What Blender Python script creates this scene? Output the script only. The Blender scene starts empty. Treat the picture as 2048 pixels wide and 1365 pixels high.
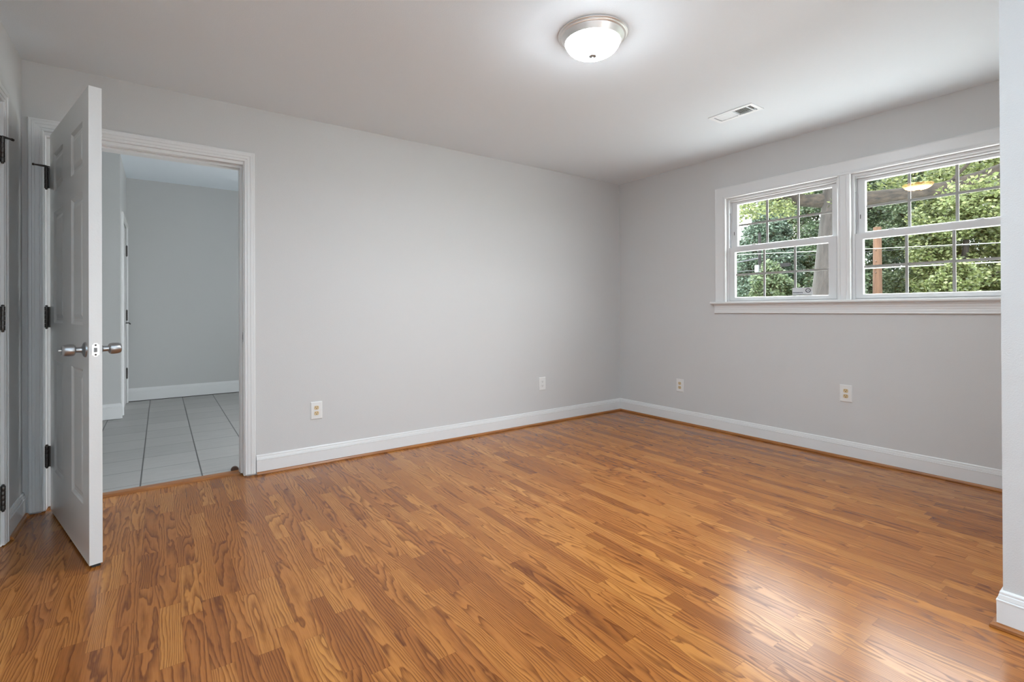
import bpy, bmesh, math, random
import numpy as np
from mathutils import Vector, Matrix

S = bpy.context.scene
COL = S.collection

# ---------------------------------------------------------------- camera
cam = bpy.data.cameras.new('camera')
cam.sensor_width = 36.0
cam.lens = 17.2924
cam.shift_y = -0.03175
cam.clip_start = 0.03
cam.clip_end = 300
camo = bpy.data.objects.new('camera', cam)
COL.objects.link(camo)
camo.matrix_world = Matrix(((0.813619078, 0.002096294, -0.581394531, -4.04955),
                            (-0.581380598, -0.004872148, -0.813617147, -3.65659),
                            (-0.004538221, 0.999985934, -0.002745328, 1.08786),
                            (0, 0, 0, 1)))
S.camera = camo

# ---------------------------------------------------------------- sky (overcast)
SKY = 7.2
W = bpy.data.worlds.new('sky')
S.world = W
W.use_nodes = True
bg = W.node_tree.nodes['Background']
bg.inputs[0].default_value = (0.925, 0.965, 1.0, 1)
bg.inputs[1].default_value = SKY

LAMP_CORE = 175.0      # ... and of its underside, right below the bulbs
LAMP = 11.0            # emission of the ceiling lamp's glass
# fill spot added behind the viewer to brighten the ceiling; no lamp stands there
FILL = bpy.data.lights.new('ceiling_fill', 'SPOT')
FILL.energy = 420.0
FILL.color = (0.72, 0.89, 1.0)
FILL.spot_size = math.radians(108)
FILL.spot_blend = 0.6
FILL.shadow_soft_size = 0.45
fillo = bpy.data.objects.new('ceiling_fill', FILL)
COL.objects.link(fillo)
fillo.location = (-4.15, -4.45, 0.25)
fillo.rotation_euler = (math.radians(180), 0, 0)

# daylight portals in the windows and the added unseen openings (they guide sampling, they add no light)
def portal(name, loc, rot, sx, sy):
    l = bpy.data.lights.new(name, 'AREA'); l.shape = 'RECTANGLE'; l.size = sx; l.size_y = sy
    l.cycles.is_portal = True
    o = bpy.data.objects.new(name, l); COL.objects.link(o)
    o.location = loc; o.rotation_euler = [math.radians(a) for a in rot]
portal('portal_windows', (0.20, -2.155, 1.60), (90, 0, 90), 1.86, 0.92)
portal('portal_back', (-2.20, -6.05, 0.92), (90, 0, 0), 0.78, 1.7)
portal('portal_hallway', (-1.36, 1.075, 1.05), (90, 0, 90), 1.37, 2.1)

S.view_settings.view_transform = 'Standard'
S.view_settings.look = 'None'
S.view_settings.gamma = 1.0
S.view_settings.use_curve_mapping = False
S.view_settings.exposure = 0.84
S.cycles.use_denoising = True
S.cycles.denoising_input_passes = 'RGB_ALBEDO_NORMAL'
S.cycles.denoising_prefilter = 'ACCURATE'
S.cycles.max_bounces = 10
S.cycles.diffuse_bounces = 6
S.cycles.transparent_max_bounces = 24
S.cycles.sample_clamp_indirect = 6.0

# ================================================================ materials
def new_mat(name):
    m = bpy.data.materials.new(name)
    m.use_nodes = True
    nt = m.node_tree
    return m, nt, nt.nodes, nt.links, nt.nodes['Principled BSDF']

def nd(nodes, t, **kw):
    n = nodes.new(t)
    for k, v in kw.items():
        if k.startswith('i_'):
            key = k[2:]
            key = int(key) if key.isdigit() else key
            n.inputs[key].default_value = v
        else:
            setattr(n, k, v)
    return n

def paint(name, col, rough=0.6, bump=0.0, scale=300.0, spec=0.5, var=0.0):
    m, nt, N, L, p = new_mat(name)
    p.inputs['Base Color'].default_value = (*col, 1)
    p.inputs['Roughness'].default_value = rough
    p.inputs['Specular IOR Level'].default_value = spec
    tc = nd(N, 'ShaderNodeTexCoord')
    if bump:
        n = nd(N, 'ShaderNodeTexNoise', i_Scale=scale, i_Detail=3.0)
        L.new(tc.outputs['Object'], n.inputs['Vector'])
        b = nd(N, 'ShaderNodeBump', i_Strength=bump, i_Distance=0.002)
        L.new(n.outputs['Fac'], b.inputs['Height'])
        L.new(b.outputs[0], p.inputs['Normal'])
    if var:
        n = nd(N, 'ShaderNodeTexNoise', i_Scale=1.3, i_Detail=2.0)
        L.new(tc.outputs['Object'], n.inputs['Vector'])
        r = nd(N, 'ShaderNodeValToRGB')
        r.color_ramp.elements[0].position = .35
        r.color_ramp.elements[1].position = .65
        r.color_ramp.elements[0].color = (*[c * (1 - var) for c in col], 1)
        r.color_ramp.elements[1].color = (*[min(1, c * (1 + var)) for c in col], 1)
        L.new(n.outputs['Fac'], r.inputs[0])
        L.new(r.outputs[0], p.inputs['Base Color'])
    return m

def metal(name, col, rough):
    m, nt, N, L, p = new_mat(name)
    p.inputs['Base Color'].default_value = (*col, 1)
    p.inputs['Metallic'].default_value = 1.0
    p.inputs['Roughness'].default_value = rough
    tc = nd(N, 'ShaderNodeTexCoord')
    n = nd(N, 'ShaderNodeTexNoise', i_Scale=220.0)
    L.new(tc.outputs['Object'], n.inputs['Vector'])
    mr = nd(N, 'ShaderNodeMapRange')
    mr.inputs['To Min'].default_value = rough * .85
    mr.inputs['To Max'].default_value = rough * 1.2
    L.new(n.outputs['Fac'], mr.inputs['Value'])
    L.new(mr.outputs[0], p.inputs['Roughness'])
    return m

M = {}
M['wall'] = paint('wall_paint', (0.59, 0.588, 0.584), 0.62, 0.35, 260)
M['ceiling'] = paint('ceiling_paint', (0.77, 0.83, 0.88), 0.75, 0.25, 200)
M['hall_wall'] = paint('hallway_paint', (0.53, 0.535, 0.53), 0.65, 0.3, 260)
M['trim'] = paint('white_trim_paint', (0.72, 0.725, 0.725), 0.33, 0.10, 60)
M['door'] = paint('white_door_paint', (0.68, 0.68, 0.67), 0.30, 0.15, 120)
M['vinyl'] = paint('white_vinyl', (0.64, 0.645, 0.65), 0.35, 0.0)
M['grille'] = paint('grey_white_grille', (0.34, 0.345, 0.36), 0.4, 0.0)
M['plate'] = paint('white_plastic', (0.74, 0.74, 0.73), 0.35, 0.05, 90)
M['almond'] = paint('almond_plastic', (0.62, 0.48, 0.28), 0.35, 0.05, 90)
M['slot'] = paint('dark_slot', (0.03, 0.025, 0.02), 0.6, 0.05, 90)
M['grey_liner'] = paint('grey_jamb_liner', (0.30, 0.31, 0.33), 0.5, 0.05, 90)
M['nickel'] = metal('brushed_nickel', (0.40, 0.41, 0.42), 0.33)
M['nickel_light'] = metal('polished_nickel', (0.86, 0.855, 0.84), 0.42)
M['dark_metal'] = metal('aged_steel', (0.11, 0.105, 0.10), 0.45)
M['vent'] = paint('white_enamel', (0.86, 0.90, 0.93), 0.4, 0.05, 90)
M['duct'] = paint('dark_duct', (0.05, 0.05, 0.05), 0.7, 0.05, 60)
M['rubber'] = paint('white_rubber', (0.6, 0.6, 0.58), 0.6, 0.05, 90)
M['black_rubber'] = paint('black_rubber', (0.02, 0.02, 0.02), 0.7, 0.05, 90)

# --- oak laminate floor
def wood_floor():
    m, nt, N, L, p = new_mat('oak_laminate')
    def math_(op, a, b=None, c=None, clamp=False):
        n = N.new('ShaderNodeMath'); n.operation = op; n.use_clamp = clamp
        for k, v in enumerate((a, b, c)):
            if v is None: continue
            if isinstance(v, (int, float)): n.inputs[k].default_value = v
            else: L.new(v, n.inputs[k])
        return n.outputs[0]
    tc = nd(N, 'ShaderNodeTexCoord')
    sep = N.new('ShaderNodeSeparateXYZ'); L.new(tc.outputs['Object'], sep.inputs[0])
    X, Y = sep.outputs[0], sep.outputs[1]
    SW = 0.0642
    u = math_('DIVIDE', math_('ADD', X, 4.312), SW)
    iu = math_('FLOOR', u)
    fu = math_('SUBTRACT', u, iu)
    wn = nd(N, 'ShaderNodeTexWhiteNoise', noise_dimensions='1D')
    L.new(iu, wn.inputs['W'])
    h1 = wn.outputs['Value']
    # board ends: uneven lengths
    v0 = math_('ADD', math_('DIVIDE', Y, 0.47), math_('MULTIPLY', h1, 17.3))
    wob = math_('MULTIPLY', math_('SINE', math_('ADD', math_('MULTIPLY', v0, 2.2), math_('MULTIPLY', h1, 40.0))), 0.22)
    v = math_('ADD', v0, wob)
    iv = math_('FLOOR', v)
    fv = math_('SUBTRACT', v, iv)
    cmb = N.new('ShaderNodeCombineXYZ'); L.new(iu, cmb.inputs[0]); L.new(iv, cmb.inputs[1])
    wb = nd(N, 'ShaderNodeTexWhiteNoise', noise_dimensions='2D'); L.new(cmb.outputs[0], wb.inputs['Vector'])
    sc = N.new('ShaderNodeSeparateColor'); L.new(wb.outputs['Color'], sc.inputs[0])
    r1, r2, r3 = sc.outputs[0], sc.outputs[1], sc.outputs[2]
    # grain space, offset per board
    def grain(sx, sy, detail, rough=.5, k=37.0, dist=0.0):
        c = N.new('ShaderNodeCombineXYZ')
        L.new(math_('ADD', math_('MULTIPLY', X, sx), math_('MULTIPLY', r1, k)), c.inputs[0])
        L.new(math_('ADD', math_('MULTIPLY', Y, sy), math_('MULTIPLY', r2, k)), c.inputs[1])
        L.new(math_('MULTIPLY', r3, k), c.inputs[2])
        n = nd(N, 'ShaderNodeTexNoise', i_Scale=1.0, i_Detail=detail, i_Roughness=rough, i_Distortion=dist)
        L.new(c.outputs[0], n.inputs['Vector'])
        return n.outputs['Fac']
    big = grain(12.5, 1.25, 1.3, .42)
    wav = grain(60.0, 14.0, 1.0, .5)
    # straight share of the figure: some boards are cathedral, others nearly rift-sawn
    straight = math_('MULTIPLY', math_('POWER', r2, 1.1), 8.5)
    ph = math_('ADD', math_('ADD', math_('MULTIPLY', big, 13.0), math_('MULTIPLY', wav, 0.65)),
               math_('MULTIPLY', math_('SUBTRACT', fu, 0.5), straight))
    ring = math_('SUBTRACT', ph, math_('FLOOR', ph))
    # asymmetric early/late wood profile
    ln = math_('POWER', ring, 1.9)
    edge = math_('SUBTRACT', 1.0, math_('SMOOTH_MIN', 1.0, math_('MULTIPLY', math_('SUBTRACT', 1.0, ring), 9.0), 0.2))
    line = math_('MULTIPLY', ln, math_('SUBTRACT', 1.0, math_('MAXIMUM', edge, 0.0)))
    fine = grain(420.0, 9.0, 2.0, .6)
    fine2 = grain(900.0, 22.0, 1.0, .6)
    dark = math_('ADD', math_('MULTIPLY', line, 1.0),
                 math_('MULTIPLY', math_('SUBTRACT', fine, 0.48), 1.1))
    dark = math_('ADD', dark, math_('MULTIPLY', math_('SUBTRACT', fine2, 0.5), 0.45), clamp=True)
    # board tone
    tone = N.new('ShaderNodeValToRGB')
    cr = tone.color_ramp
    cr.elements[0].position = 0.0; cr.elements[0].color = (0.295, 0.098, 0.0195, 1)
    cr.elements[1].position = 1.0; cr.elements[1].color = (0.53, 0.222, 0.049, 1)
    e = cr.elements.new(0.30); e.color = (0.38, 0.134, 0.0275, 1)
    e = cr.elements.new(0.62); e.color = (0.455, 0.174, 0.036, 1)
    soft = grain(7.0, 1.2, 1.0)
    L.new(math_('ADD', math_('MULTIPLY', r1, 0.80), math_('MULTIPLY', math_('SUBTRACT', soft, 0.35), 0.55), clamp=True), tone.inputs[0])
    dk = N.new('ShaderNodeMix'); dk.data_type = 'RGBA'; dk.blend_type = 'MULTIPLY'
    L.new(math_('MULTIPLY', dark, 0.95), dk.inputs['Factor'])
    L.new(tone.outputs[0], dk.inputs[6])
    dk.inputs[7].default_value = (0.29, 0.19, 0.125, 1)
    # fine seams
    su = math_('MINIMUM', fu, math_('SUBTRACT', 1.0, fu))
    sv = math_('MINIMUM', fv, math_('SUBTRACT', 1.0, fv))
    seam = math_('MAXIMUM', math_('LESS_THAN', su, 0.010), math_('LESS_THAN', sv, 0.0022))
    pl = math_('DIVIDE', u, 3.0)
    fpl = math_('SUBTRACT', pl, math_('FLOOR', pl))
    seam2 = math_('LESS_THAN', math_('MINIMUM', fpl, math_('SUBTRACT', 1.0, fpl)), 0.005)
    sm = math_('ADD', math_('MULTIPLY', seam, 0.22), math_('MULTIPLY', seam2, 0.3), clamp=True)
    dk2 = N.new('ShaderNodeMix'); dk2.data_type = 'RGBA'; dk2.blend_type = 'MULTIPLY'
    L.new(sm, dk2.inputs['Factor'])
    L.new(dk.outputs[2], dk2.inputs[6])
    dk2.inputs[7].default_value = (0.25, 0.18, 0.14, 1)
    L.new(dk2.outputs[2], p.inputs['Base Color'])
    p.inputs['Roughness'].default_value = 0.27
    p.inputs['Specular IOR Level'].default_value = 0.36
    mr = nd(N, 'ShaderNodeMapRange'); mr.inputs['To Min'].default_value = 0.20; mr.inputs['To Max'].default_value = 0.27
    L.new(dark, mr.inputs['Value']); L.new(mr.outputs[0], p.inputs['Roughness'])
    b = nd(N, 'ShaderNodeBump', i_Strength=0.03, i_Distance=0.0004)
    L.new(math_('ADD', fine2, math_('MULTIPLY', dark, -0.7)), b.inputs['Height'])
    L.new(b.outputs[0], p.inputs['Normal'])
    return m
M['floor'] = wood_floor()

def stained_wood(name, a, b, sx, sy, rough=.32):
    m, nt, N, L, p = new_mat(name)
    tc = nd(N, 'ShaderNodeTexCoord')
    mp = nd(N, 'ShaderNodeMapping'); mp.inputs['Scale'].default_value = (sx, sy, 160)
    L.new(tc.outputs['Object'], mp.inputs[0])
    n = nd(N, 'ShaderNodeTexNoise', i_Scale=1.0, i_Detail=3.0)
    L.new(mp.outputs[0], n.inputs['Vector'])
    r = nd(N, 'ShaderNodeValToRGB')
    r.color_ramp.elements[0].position = .3; r.color_ramp.elements[0].color = (*a, 1)
    r.color_ramp.elements[1].position = .7; r.color_ramp.elements[1].color = (*b, 1)
    L.new(n.outputs['Fac'], r.inputs[0]); L.new(r.outputs[0], p.inputs['Base Color'])
    p.inputs['Roughness'].default_value = rough
    return m
M['shoe_x'] = stained_wood('orange_oak_moulding', (0.20, 0.065, 0.015), (0.42, 0.165, 0.040), 6, 160)
M['shoe_y'] = stained_wood('orange_oak_moulding_long', (0.20, 0.065, 0.015), (0.42, 0.165, 0.040), 160, 6)
M['brown_end'] = stained_wood('dark_brown_wood', (0.06, 0.03, 0.02), (0.12, 0.065, 0.045), 80, 80, .5)

# --- grey hallway tile
def tile():
    m, nt, N, L, p = new_mat('grey_tile')
    tc = nd(N, 'ShaderNodeTexCoord')
    mp = nd(N, 'ShaderNodeMapping')
    mp.inputs['Location'].default_value = (4.155 / 0.328 * 1.0, -0.57 / 0.335, 0)
    mp.inputs['Scale'].default_value = (1 / 0.328, 1 / 0.335, 1)
    L.new(tc.outputs['Object'], mp.inputs[0])
    sep = N.new('ShaderNodeSeparateXYZ'); L.new(mp.outputs[0], sep.inputs[0])
    def mm(op, a, b=None):
        n = N.new('ShaderNodeMath'); n.operation = op
        for k, v in enumerate((a, b)):
            if v is None: continue
            if isinstance(v, (int, float)): n.inputs[k].default_value = v
            else: L.new(v, n.inputs[k])
        return n.outputs[0]
    def gap(o, w):
        fr = mm('FRACT', o)
        d = mm('MINIMUM', fr, mm('SUBTRACT', 1.0, fr))
        return mm('LESS_THAN', d, w), mm('FLOOR', o)
    gx, ix = gap(sep.outputs[0], 0.013)
    gy, iy = gap(sep.outputs[1], 0.008)
    g = mm('MAXIMUM', gx, gy)
    c = N.new('ShaderNodeCombineXYZ'); L.new(ix, c.inputs[0]); L.new(iy, c.inputs[1])
    wn = nd(N, 'ShaderNodeTexWhiteNoise', noise_dimensions='2D'); L.new(c.outputs[0], wn.inputs['Vector'])
    ns = nd(N, 'ShaderNodeTexNoise', i_Scale=9.0, i_Detail=6.0, i_Roughness=.65)
    mp2 = nd(N, 'ShaderNodeMapping'); mp2.inputs['Scale'].default_value = (0.6, 3.5, 1)
    L.new(tc.outputs['Object'], mp2.inputs[0]); L.new(mp2.outputs[0], ns.inputs['Vector'])
    r = nd(N, 'ShaderNodeValToRGB')
    r.color_ramp.elements[0].position = .25; r.color_ramp.elements[0].color = (0.33, 0.325, 0.315, 1)
    r.color_ramp.elements[1].position = .8; r.color_ramp.elements[1].color = (0.43, 0.42, 0.405, 1)
    L.new(mm('ADD', mm('MULTIPLY', ns.outputs['Fac'], 0.7), mm('MULTIPLY', wn.outputs['Value'], 0.3)), r.inputs[0])
    mx = N.new('ShaderNodeMix'); mx.data_type = 'RGBA'
    L.new(g, mx.inputs['Factor']); L.new(r.outputs[0], mx.inputs[6]); mx.inputs[7].default_value = (0.09, 0.088, 0.085, 1)
    L.new(mx.outputs[2], p.inputs['Base Color'])
    p.inputs['Roughness'].default_value = 0.42
    b = nd(N, 'ShaderNodeBump', i_Strength=0.4, i_Distance=0.002)
    L.new(mm('SUBTRACT', 1.0, g), b.inputs['Height']); L.new(b.outputs[0], p.inputs['Normal'])
    return m
M['tile'] = tile()

# --- window glass: clear, with a faint warm reflection of its low-emissivity coating
def glass():
    m = bpy.data.materials.new('coated_window_glass'); m.use_nodes = True
    nt = m.node_tree; N, L = nt.nodes, nt.links
    N.clear()
    o = N.new('ShaderNodeOutputMaterial')
    t = nd(N, 'ShaderNodeBsdfTransparent'); t.inputs[0].default_value = (0.97, 0.985, 0.975, 1)
    g = nd(N, 'ShaderNodeBsdfGlossy'); g.inputs[0].default_value = (1.0, 0.50, 0.13, 1); g.inputs['Roughness'].default_value = 0.0
    f = nd(N, 'ShaderNodeFresnel'); f.inputs['IOR'].default_value = 1.42
    mx = N.new('ShaderNodeMixShader')
    ge = nd(N, 'ShaderNodeNewGeometry')
    fr = nd(N, 'ShaderNodeMath', operation='SUBTRACT'); fr.inputs[0].default_value = 1.0
    L.new(ge.outputs['Backfacing'], fr.inputs[1])
    ml = nd(N, 'ShaderNodeMath', operation='MULTIPLY')
    L.new(f.outputs[0], ml.inputs[0]); L.new(fr.outputs[0], ml.inputs[1])
    L.new(ml.outputs[0], mx.inputs[0]); L.new(t.outputs[0], mx.inputs[1]); L.new(g.outputs[0], mx.inputs[2])
    L.new(mx.outputs[0], o.inputs[0])
    return m
M['glass'] = glass()

def lampglass():
    m, nt, N, L, p = new_mat('lit_frosted_glass')
    p.inputs['Base Color'].default_value = (0.9, 0.88, 0.84, 1)
    p.inputs['Roughness'].default_value = 0.3
    p.inputs['Emission Color'].default_value = (0.88, 0.95, 1.0, 1)
    # the bulbs sit behind the middle of the bowl, so its underside glows far brighter than its flanks
    g = nd(N, 'ShaderNodeNewGeometry')
    sp = N.new('ShaderNodeSeparateXYZ'); L.new(g.outputs['Normal'], sp.inputs[0])
    mr = nd(N, 'ShaderNodeMapRange', interpolation_type='SMOOTHSTEP')
    mr.inputs['From Min'].default_value = -0.60; mr.inputs['From Max'].default_value = -0.98
    mr.inputs['To Min'].default_value = LAMP; mr.inputs['To Max'].default_value = LAMP_CORE
    L.new(sp.outputs[2], mr.inputs['Value']); L.new(mr.outputs[0], p.inputs['Emission Strength'])
    return m
M['lampglass'] = lampglass()

def leaf(name, c1, c2, c3, k=0.46):
    c1, c2, c3 = [tuple(v * k for v in c) for c in (c1, c2, c3)]
    m, nt, N, L, p = new_mat(name)
    gi = nd(N, 'ShaderNodeNewGeometry')
    r = nd(N, 'ShaderNodeValToRGB')
    cr = r.color_ramp
    cr.elements[0].position = 0.0; cr.elements[0].color = (*c1, 1)
    cr.elements[1].position = 1.0; cr.elements[1].color = (*c3, 1)
    e = cr.elements.new(0.55); e.color = (*c2, 1)
    L.new(gi.outputs['Random Per Island'], r.inputs[0])
    L.new(r.outputs[0], p.inputs['Base Color'])
    p.inputs['Roughness'].default_value = 0.55
    tr = nd(N, 'ShaderNodeBsdfTranslucent')
    L.new(r.outputs[0], tr.inputs[0])
    mx = N.new('ShaderNodeMixShader'); mx.inputs[0].default_value = 0.35
    L.new(p.outputs[0], mx.inputs[1]); L.new(tr.outputs[0], mx.inputs[2])
    L.new(mx.outputs[0], N['Material Output'].inputs[0])
    return m
M['leaf_mid'] = leaf('leaf_mid_green', (0.08, 0.12, 0.07), (0.16, 0.23, 0.11), (0.38, 0.46, 0.26))
M['leaf_cool'] = leaf('leaf_cool_green', (0.08, 0.13, 0.10), (0.15, 0.23, 0.16), (0.36, 0.47, 0.36))
M['leaf_warm'] = leaf('leaf_yellow_green', (0.10, 0.13, 0.05), (0.22, 0.28, 0.09), (0.46, 0.50, 0.22))
M['leaf_dark'] = leaf('leaf_dark_green', (0.03, 0.06, 0.03), (0.09, 0.14, 0.07), (0.22, 0.30, 0.17))

def bark(name, a, b, sc, k=0.055):
    a, b = tuple(v * k for v in a), tuple(v * k for v in b)
    m, nt, N, L, p = new_mat(name)
    tc = nd(N, 'ShaderNodeTexCoord')
    mp = nd(N, 'ShaderNodeMapping'); mp.inputs['Scale'].default_value = sc
    L.new(tc.outputs['Object'], mp.inputs[0])
    n = nd(N, 'ShaderNodeTexNoise', i_Scale=1.0, i_Detail=5.0, i_Roughness=.65)
    L.new(mp.outputs[0], n.inputs['Vector'])
    r = nd(N, 'ShaderNodeValToRGB')
    r.color_ramp.elements[0].position = .35; r.color_ramp.elements[0].color = (*a, 1)
    r.color_ramp.elements[1].position = .65; r.color_ramp.elements[1].color = (*b, 1)
    L.new(n.outputs['Fac'], r.inputs[0]); L.new(r.outputs[0], p.inputs['Base Color'])
    p.inputs['Roughness'].default_value = .9
    bp = nd(N, 'ShaderNodeBump', i_Strength=.8, i_Distance=.03)
    L.new(n.outputs['Fac'], bp.inputs['Height']); L.new(bp.outputs[0], p.inputs['Normal'])
    return m
M['bark'] = bark('grey_bark', (0.16, 0.12, 0.10), (0.46, 0.38, 0.34), (11, 11, 3.0))
M['bark_limb'] = bark('brown_limb_bark', (0.02, 0.016, 0.010), (0.30, 0.22, 0.15), (16, 7, 16), .10)
M['pole_wood'] = bark('orange_pole_wood', (0.33, 0.15, 0.08), (0.58, 0.30, 0.17), (12, 12, 1.2), .17)
M['pole_dark'] = bark('dark_pole_wood', (0.05, 0.045, 0.06), (0.12, 0.10, 0.12), (12, 12, 1.2))
M['wire_light'] = paint('pale_cable', (0.62, 0.66, 0.60), .6, .05, 50)
M['wire_dark'] = paint('black_cable', (0.05, 0.05, 0.06), .6, .05, 50)
M['grass'] = paint('lawn_green', (0.12, 0.18, 0.07), .9, .5, 20, var=.25)
M['bounce_pale'] = paint('pale_bounce_slab', (0.78, 0.77, 0.75), .85, .3, 30, var=.06)  # kept pale so the added slabs throw daylight indoors
M['siding'] = paint('outside_brick', (0.30, 0.14, 0.10), .9, .4, 60)
M['box_grey'] = paint('pale_grey_box', (0.13, 0.14, 0.14), .5, .05, 50)
M['sticker'] = paint('silver_sticker', (0.62, 0.62, 0.66), .4, .02, 200)
M['sticker_white'] = paint('white_sticker_band', (0.85, 0.86, 0.88), .4, .02, 200)
M['ink'] = paint('dark_blue_ink', (0.03, 0.03, 0.06), .5, .02, 200)

# ================================================================ helpers
def new_bm(): return bmesh.new()

def box(bm, x0, x1, y0, y1, z0, z1):
    vs = [bm.verts.new(c) for c in ((x0, y0, z0), (x1, y0, z0), (x1, y1, z0), (x0, y1, z0),
                                    (x0, y0, z1), (x1, y0, z1), (x1, y1, z1), (x0, y1, z1))]
    for f in ((3, 2, 1, 0), (4, 5, 6, 7), (0, 1, 5, 4), (1, 2, 6, 5), (2, 3, 7, 6), (3, 0, 4, 7)):
        bm.faces.new([vs[i] for i in f])
    return vs

def obj(name, bm, mat, parent=None, kind=None, label=None, cat=None, group=None, smooth=False, bevel=0, loc=None):
    if bevel:
        bmesh.ops.bevel(bm, geom=list(bm.edges), offset=bevel, segments=2, affect='EDGES', profile=.6)
    bmesh.ops.recalc_face_normals(bm, faces=list(bm.faces))
    me = bpy.data.meshes.new(name)
    bm.to_mesh(me); bm.free()
    me.materials.append(M[mat] if isinstance(mat, str) else mat)
    if smooth:
        for p in me.polygons: p.use_smooth = True
        try: me.set_sharp_from_angle(angle=math.radians(35))
        except Exception: pass
    o = bpy.data.objects.new(name, me)
    COL.objects.link(o)
    if parent is not None:
        o.parent = parent
    if loc is not None: o.location = loc
    if kind: o['kind'] = kind
    if label: o['label'] = label
    if cat: o['category'] = cat
    if group: o['group'] = group
    return o

def empty(name, loc, rz=0, label=None, cat=None, group=None, kind=None):
    o = bpy.data.objects.new(name, None)
    COL.objects.link(o)
    o.location = loc; o.rotation_euler = (0, 0, rz)
    o.empty_display_size = .05
    if label: o['label'] = label
    if cat: o['category'] = cat
    if group: o['group'] = group
    if kind: o['kind'] = kind
    return o

def structure(name, boxes, mat, label=None, parent=None, cat=None):
    bm = new_bm()
    for b in boxes: box(bm, *b)
    return obj(name, bm, mat, parent=parent, kind=None if parent else 'structure', label=label, cat=cat)

def moulding(name, prof, a, b, inward, mat, m0=0, m1=0, kind='structure', label=None, parent=None, cat=None):
    """profile [(distance out of the wall, height)] run from a to b along the wall; m0/m1 mitre each end"""
    bm = new_bm()
    a = Vector(a); b = Vector(b); t = (b - a).normalized(); n = Vector(inward)
    A = [bm.verts.new(a + n * d + Vector((0, 0, z)) + t * (m0 * d)) for d, z in prof]
    B = [bm.verts.new(b + n * d + Vector((0, 0, z)) - t * (m1 * d)) for d, z in prof]
    k = len(prof)
    for i in range(k):
        bm.faces.new((A[i], A[(i + 1) % k], B[(i + 1) % k], B[i]))
    bm.faces.new(A); bm.faces.new(B[::-1])
    return obj(name, bm, mat, kind=kind if parent is None else None, label=label, parent=parent, cat=cat)

def casing(name, org, along, out, a0, a1, z0, z1, prof, mat, parent=None, label=None, cat=None):
    """mitred casing round an opening a0..a1 along the wall, from z0 up to z1"""
    bm = new_bm(); org = Vector(org); al = Vector(along); ou = Vector(out)
    def P(a, z, d): return bm.verts.new(org + al * a + ou * d + Vector((0, 0, z)))
    loops = []
    loops.append([P(a0 - w, z0, d) for w, d in prof])
    loops.append([P(a0 - w, z1 + w, d) for w, d in prof])
    loops.append([P(a1 + w, z1 + w, d) for w, d in prof])
    loops.append([P(a1 + w, z0, d) for w, d in prof])
    k = len(prof)
    for j in range(3):
        for i in range(k):
            bm.faces.new((loops[j][i], loops[j][(i + 1) % k], loops[j + 1][(i + 1) % k], loops[j + 1][i]))
    bm.faces.new(loops[0]); bm.faces.new(loops[3][::-1])
    return obj(name, bm, mat, kind=None if parent else 'structure', parent=parent, label=label, cat=cat)

def lathe(bm, prof, axis='z', seg=40, org=(0, 0, 0), cap=True):
    """prof [(r, h)] revolved about the axis through org"""
    org = Vector(org)
    def pt(r, h, a):
        c, s = r * math.cos(a), r * math.sin(a)
        v = {'z': (c, s, h), 'x': (h, c, s), 'y': (c, h, s)}[axis]
        return org + Vector(v)
    rings = []
    for r, h in prof:
        if r < 1e-6:
            rings.append([bm.verts.new(pt(0, h, 0))])
        else:
            rings.append([bm.verts.new(pt(r, h, 2 * math.pi * i / seg)) for i in range(seg)])
    for A, B in zip(rings, rings[1:]):
        for i in range(seg):
            j = (i + 1) % seg
            if len(A) == 1 and len(B) == 1: continue
            if len(A) == 1: bm.faces.new((A[0], B[j], B[i]))
            elif len(B) == 1: bm.faces.new((A[i], A[j], B[0]))
            else: bm.faces.new((A[i], A[j], B[j], B[i]))
    if cap:
        if len(rings[0]) > 1: bm.faces.new(rings[0][::-1])
        if len(rings[-1]) > 1: bm.faces.new(rings[-1])

def tube(bm, pts, radii, seg=10):
    pts = [Vector(p) for p in pts]
    rings = []
    for i, p in enumerate(pts):
        t = (pts[min(i + 1, len(pts) - 1)] - pts[max(i - 1, 0)]).normalized()
        up = Vector((0, 0, 1)) if abs(t.z) < .9 else Vector((1, 0, 0))
        a = t.cross(up).normalized(); b = t.cross(a).normalized()
        r = radii[i] if hasattr(radii, '__len__') else radii
        rings.append([bm.verts.new(p + a * r * math.cos(2 * math.pi * k / seg) + b * r * math.sin(2 * math.pi * k / seg)) for k in range(seg)])
    for A, B in zip(rings, rings[1:]):
        for i in range(seg):
            bm.faces.new((A[i], A[(i + 1) % seg], B[(i + 1) % seg], B[i]))
    bm.faces.new(rings[0][::-1]); bm.faces.new(rings[-1])

# ================================================================ room numbers
XL, H = -4.651, 2.44            # left wall, ceiling height; the far corner is the origin
NX, NY = -1.722, -3.262         # jutting wall: its face and its end
YB = -5.9                       # wall behind the camera
OX0, OX1, OZ = -4.560, -3.607, 2.052      # doorway in the back wall (jamb faces)
HY0, HY1, HYB, HX = 0.12, 2.71, 3.85, -4.38   # hallway
HZ = 2.70
# windows: opening y ranges, heights
W_Y = [(-1.237, -2.115), (-2.197, -3.075)]
WZ0, WZ1 = 1.150, 2.056

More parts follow.
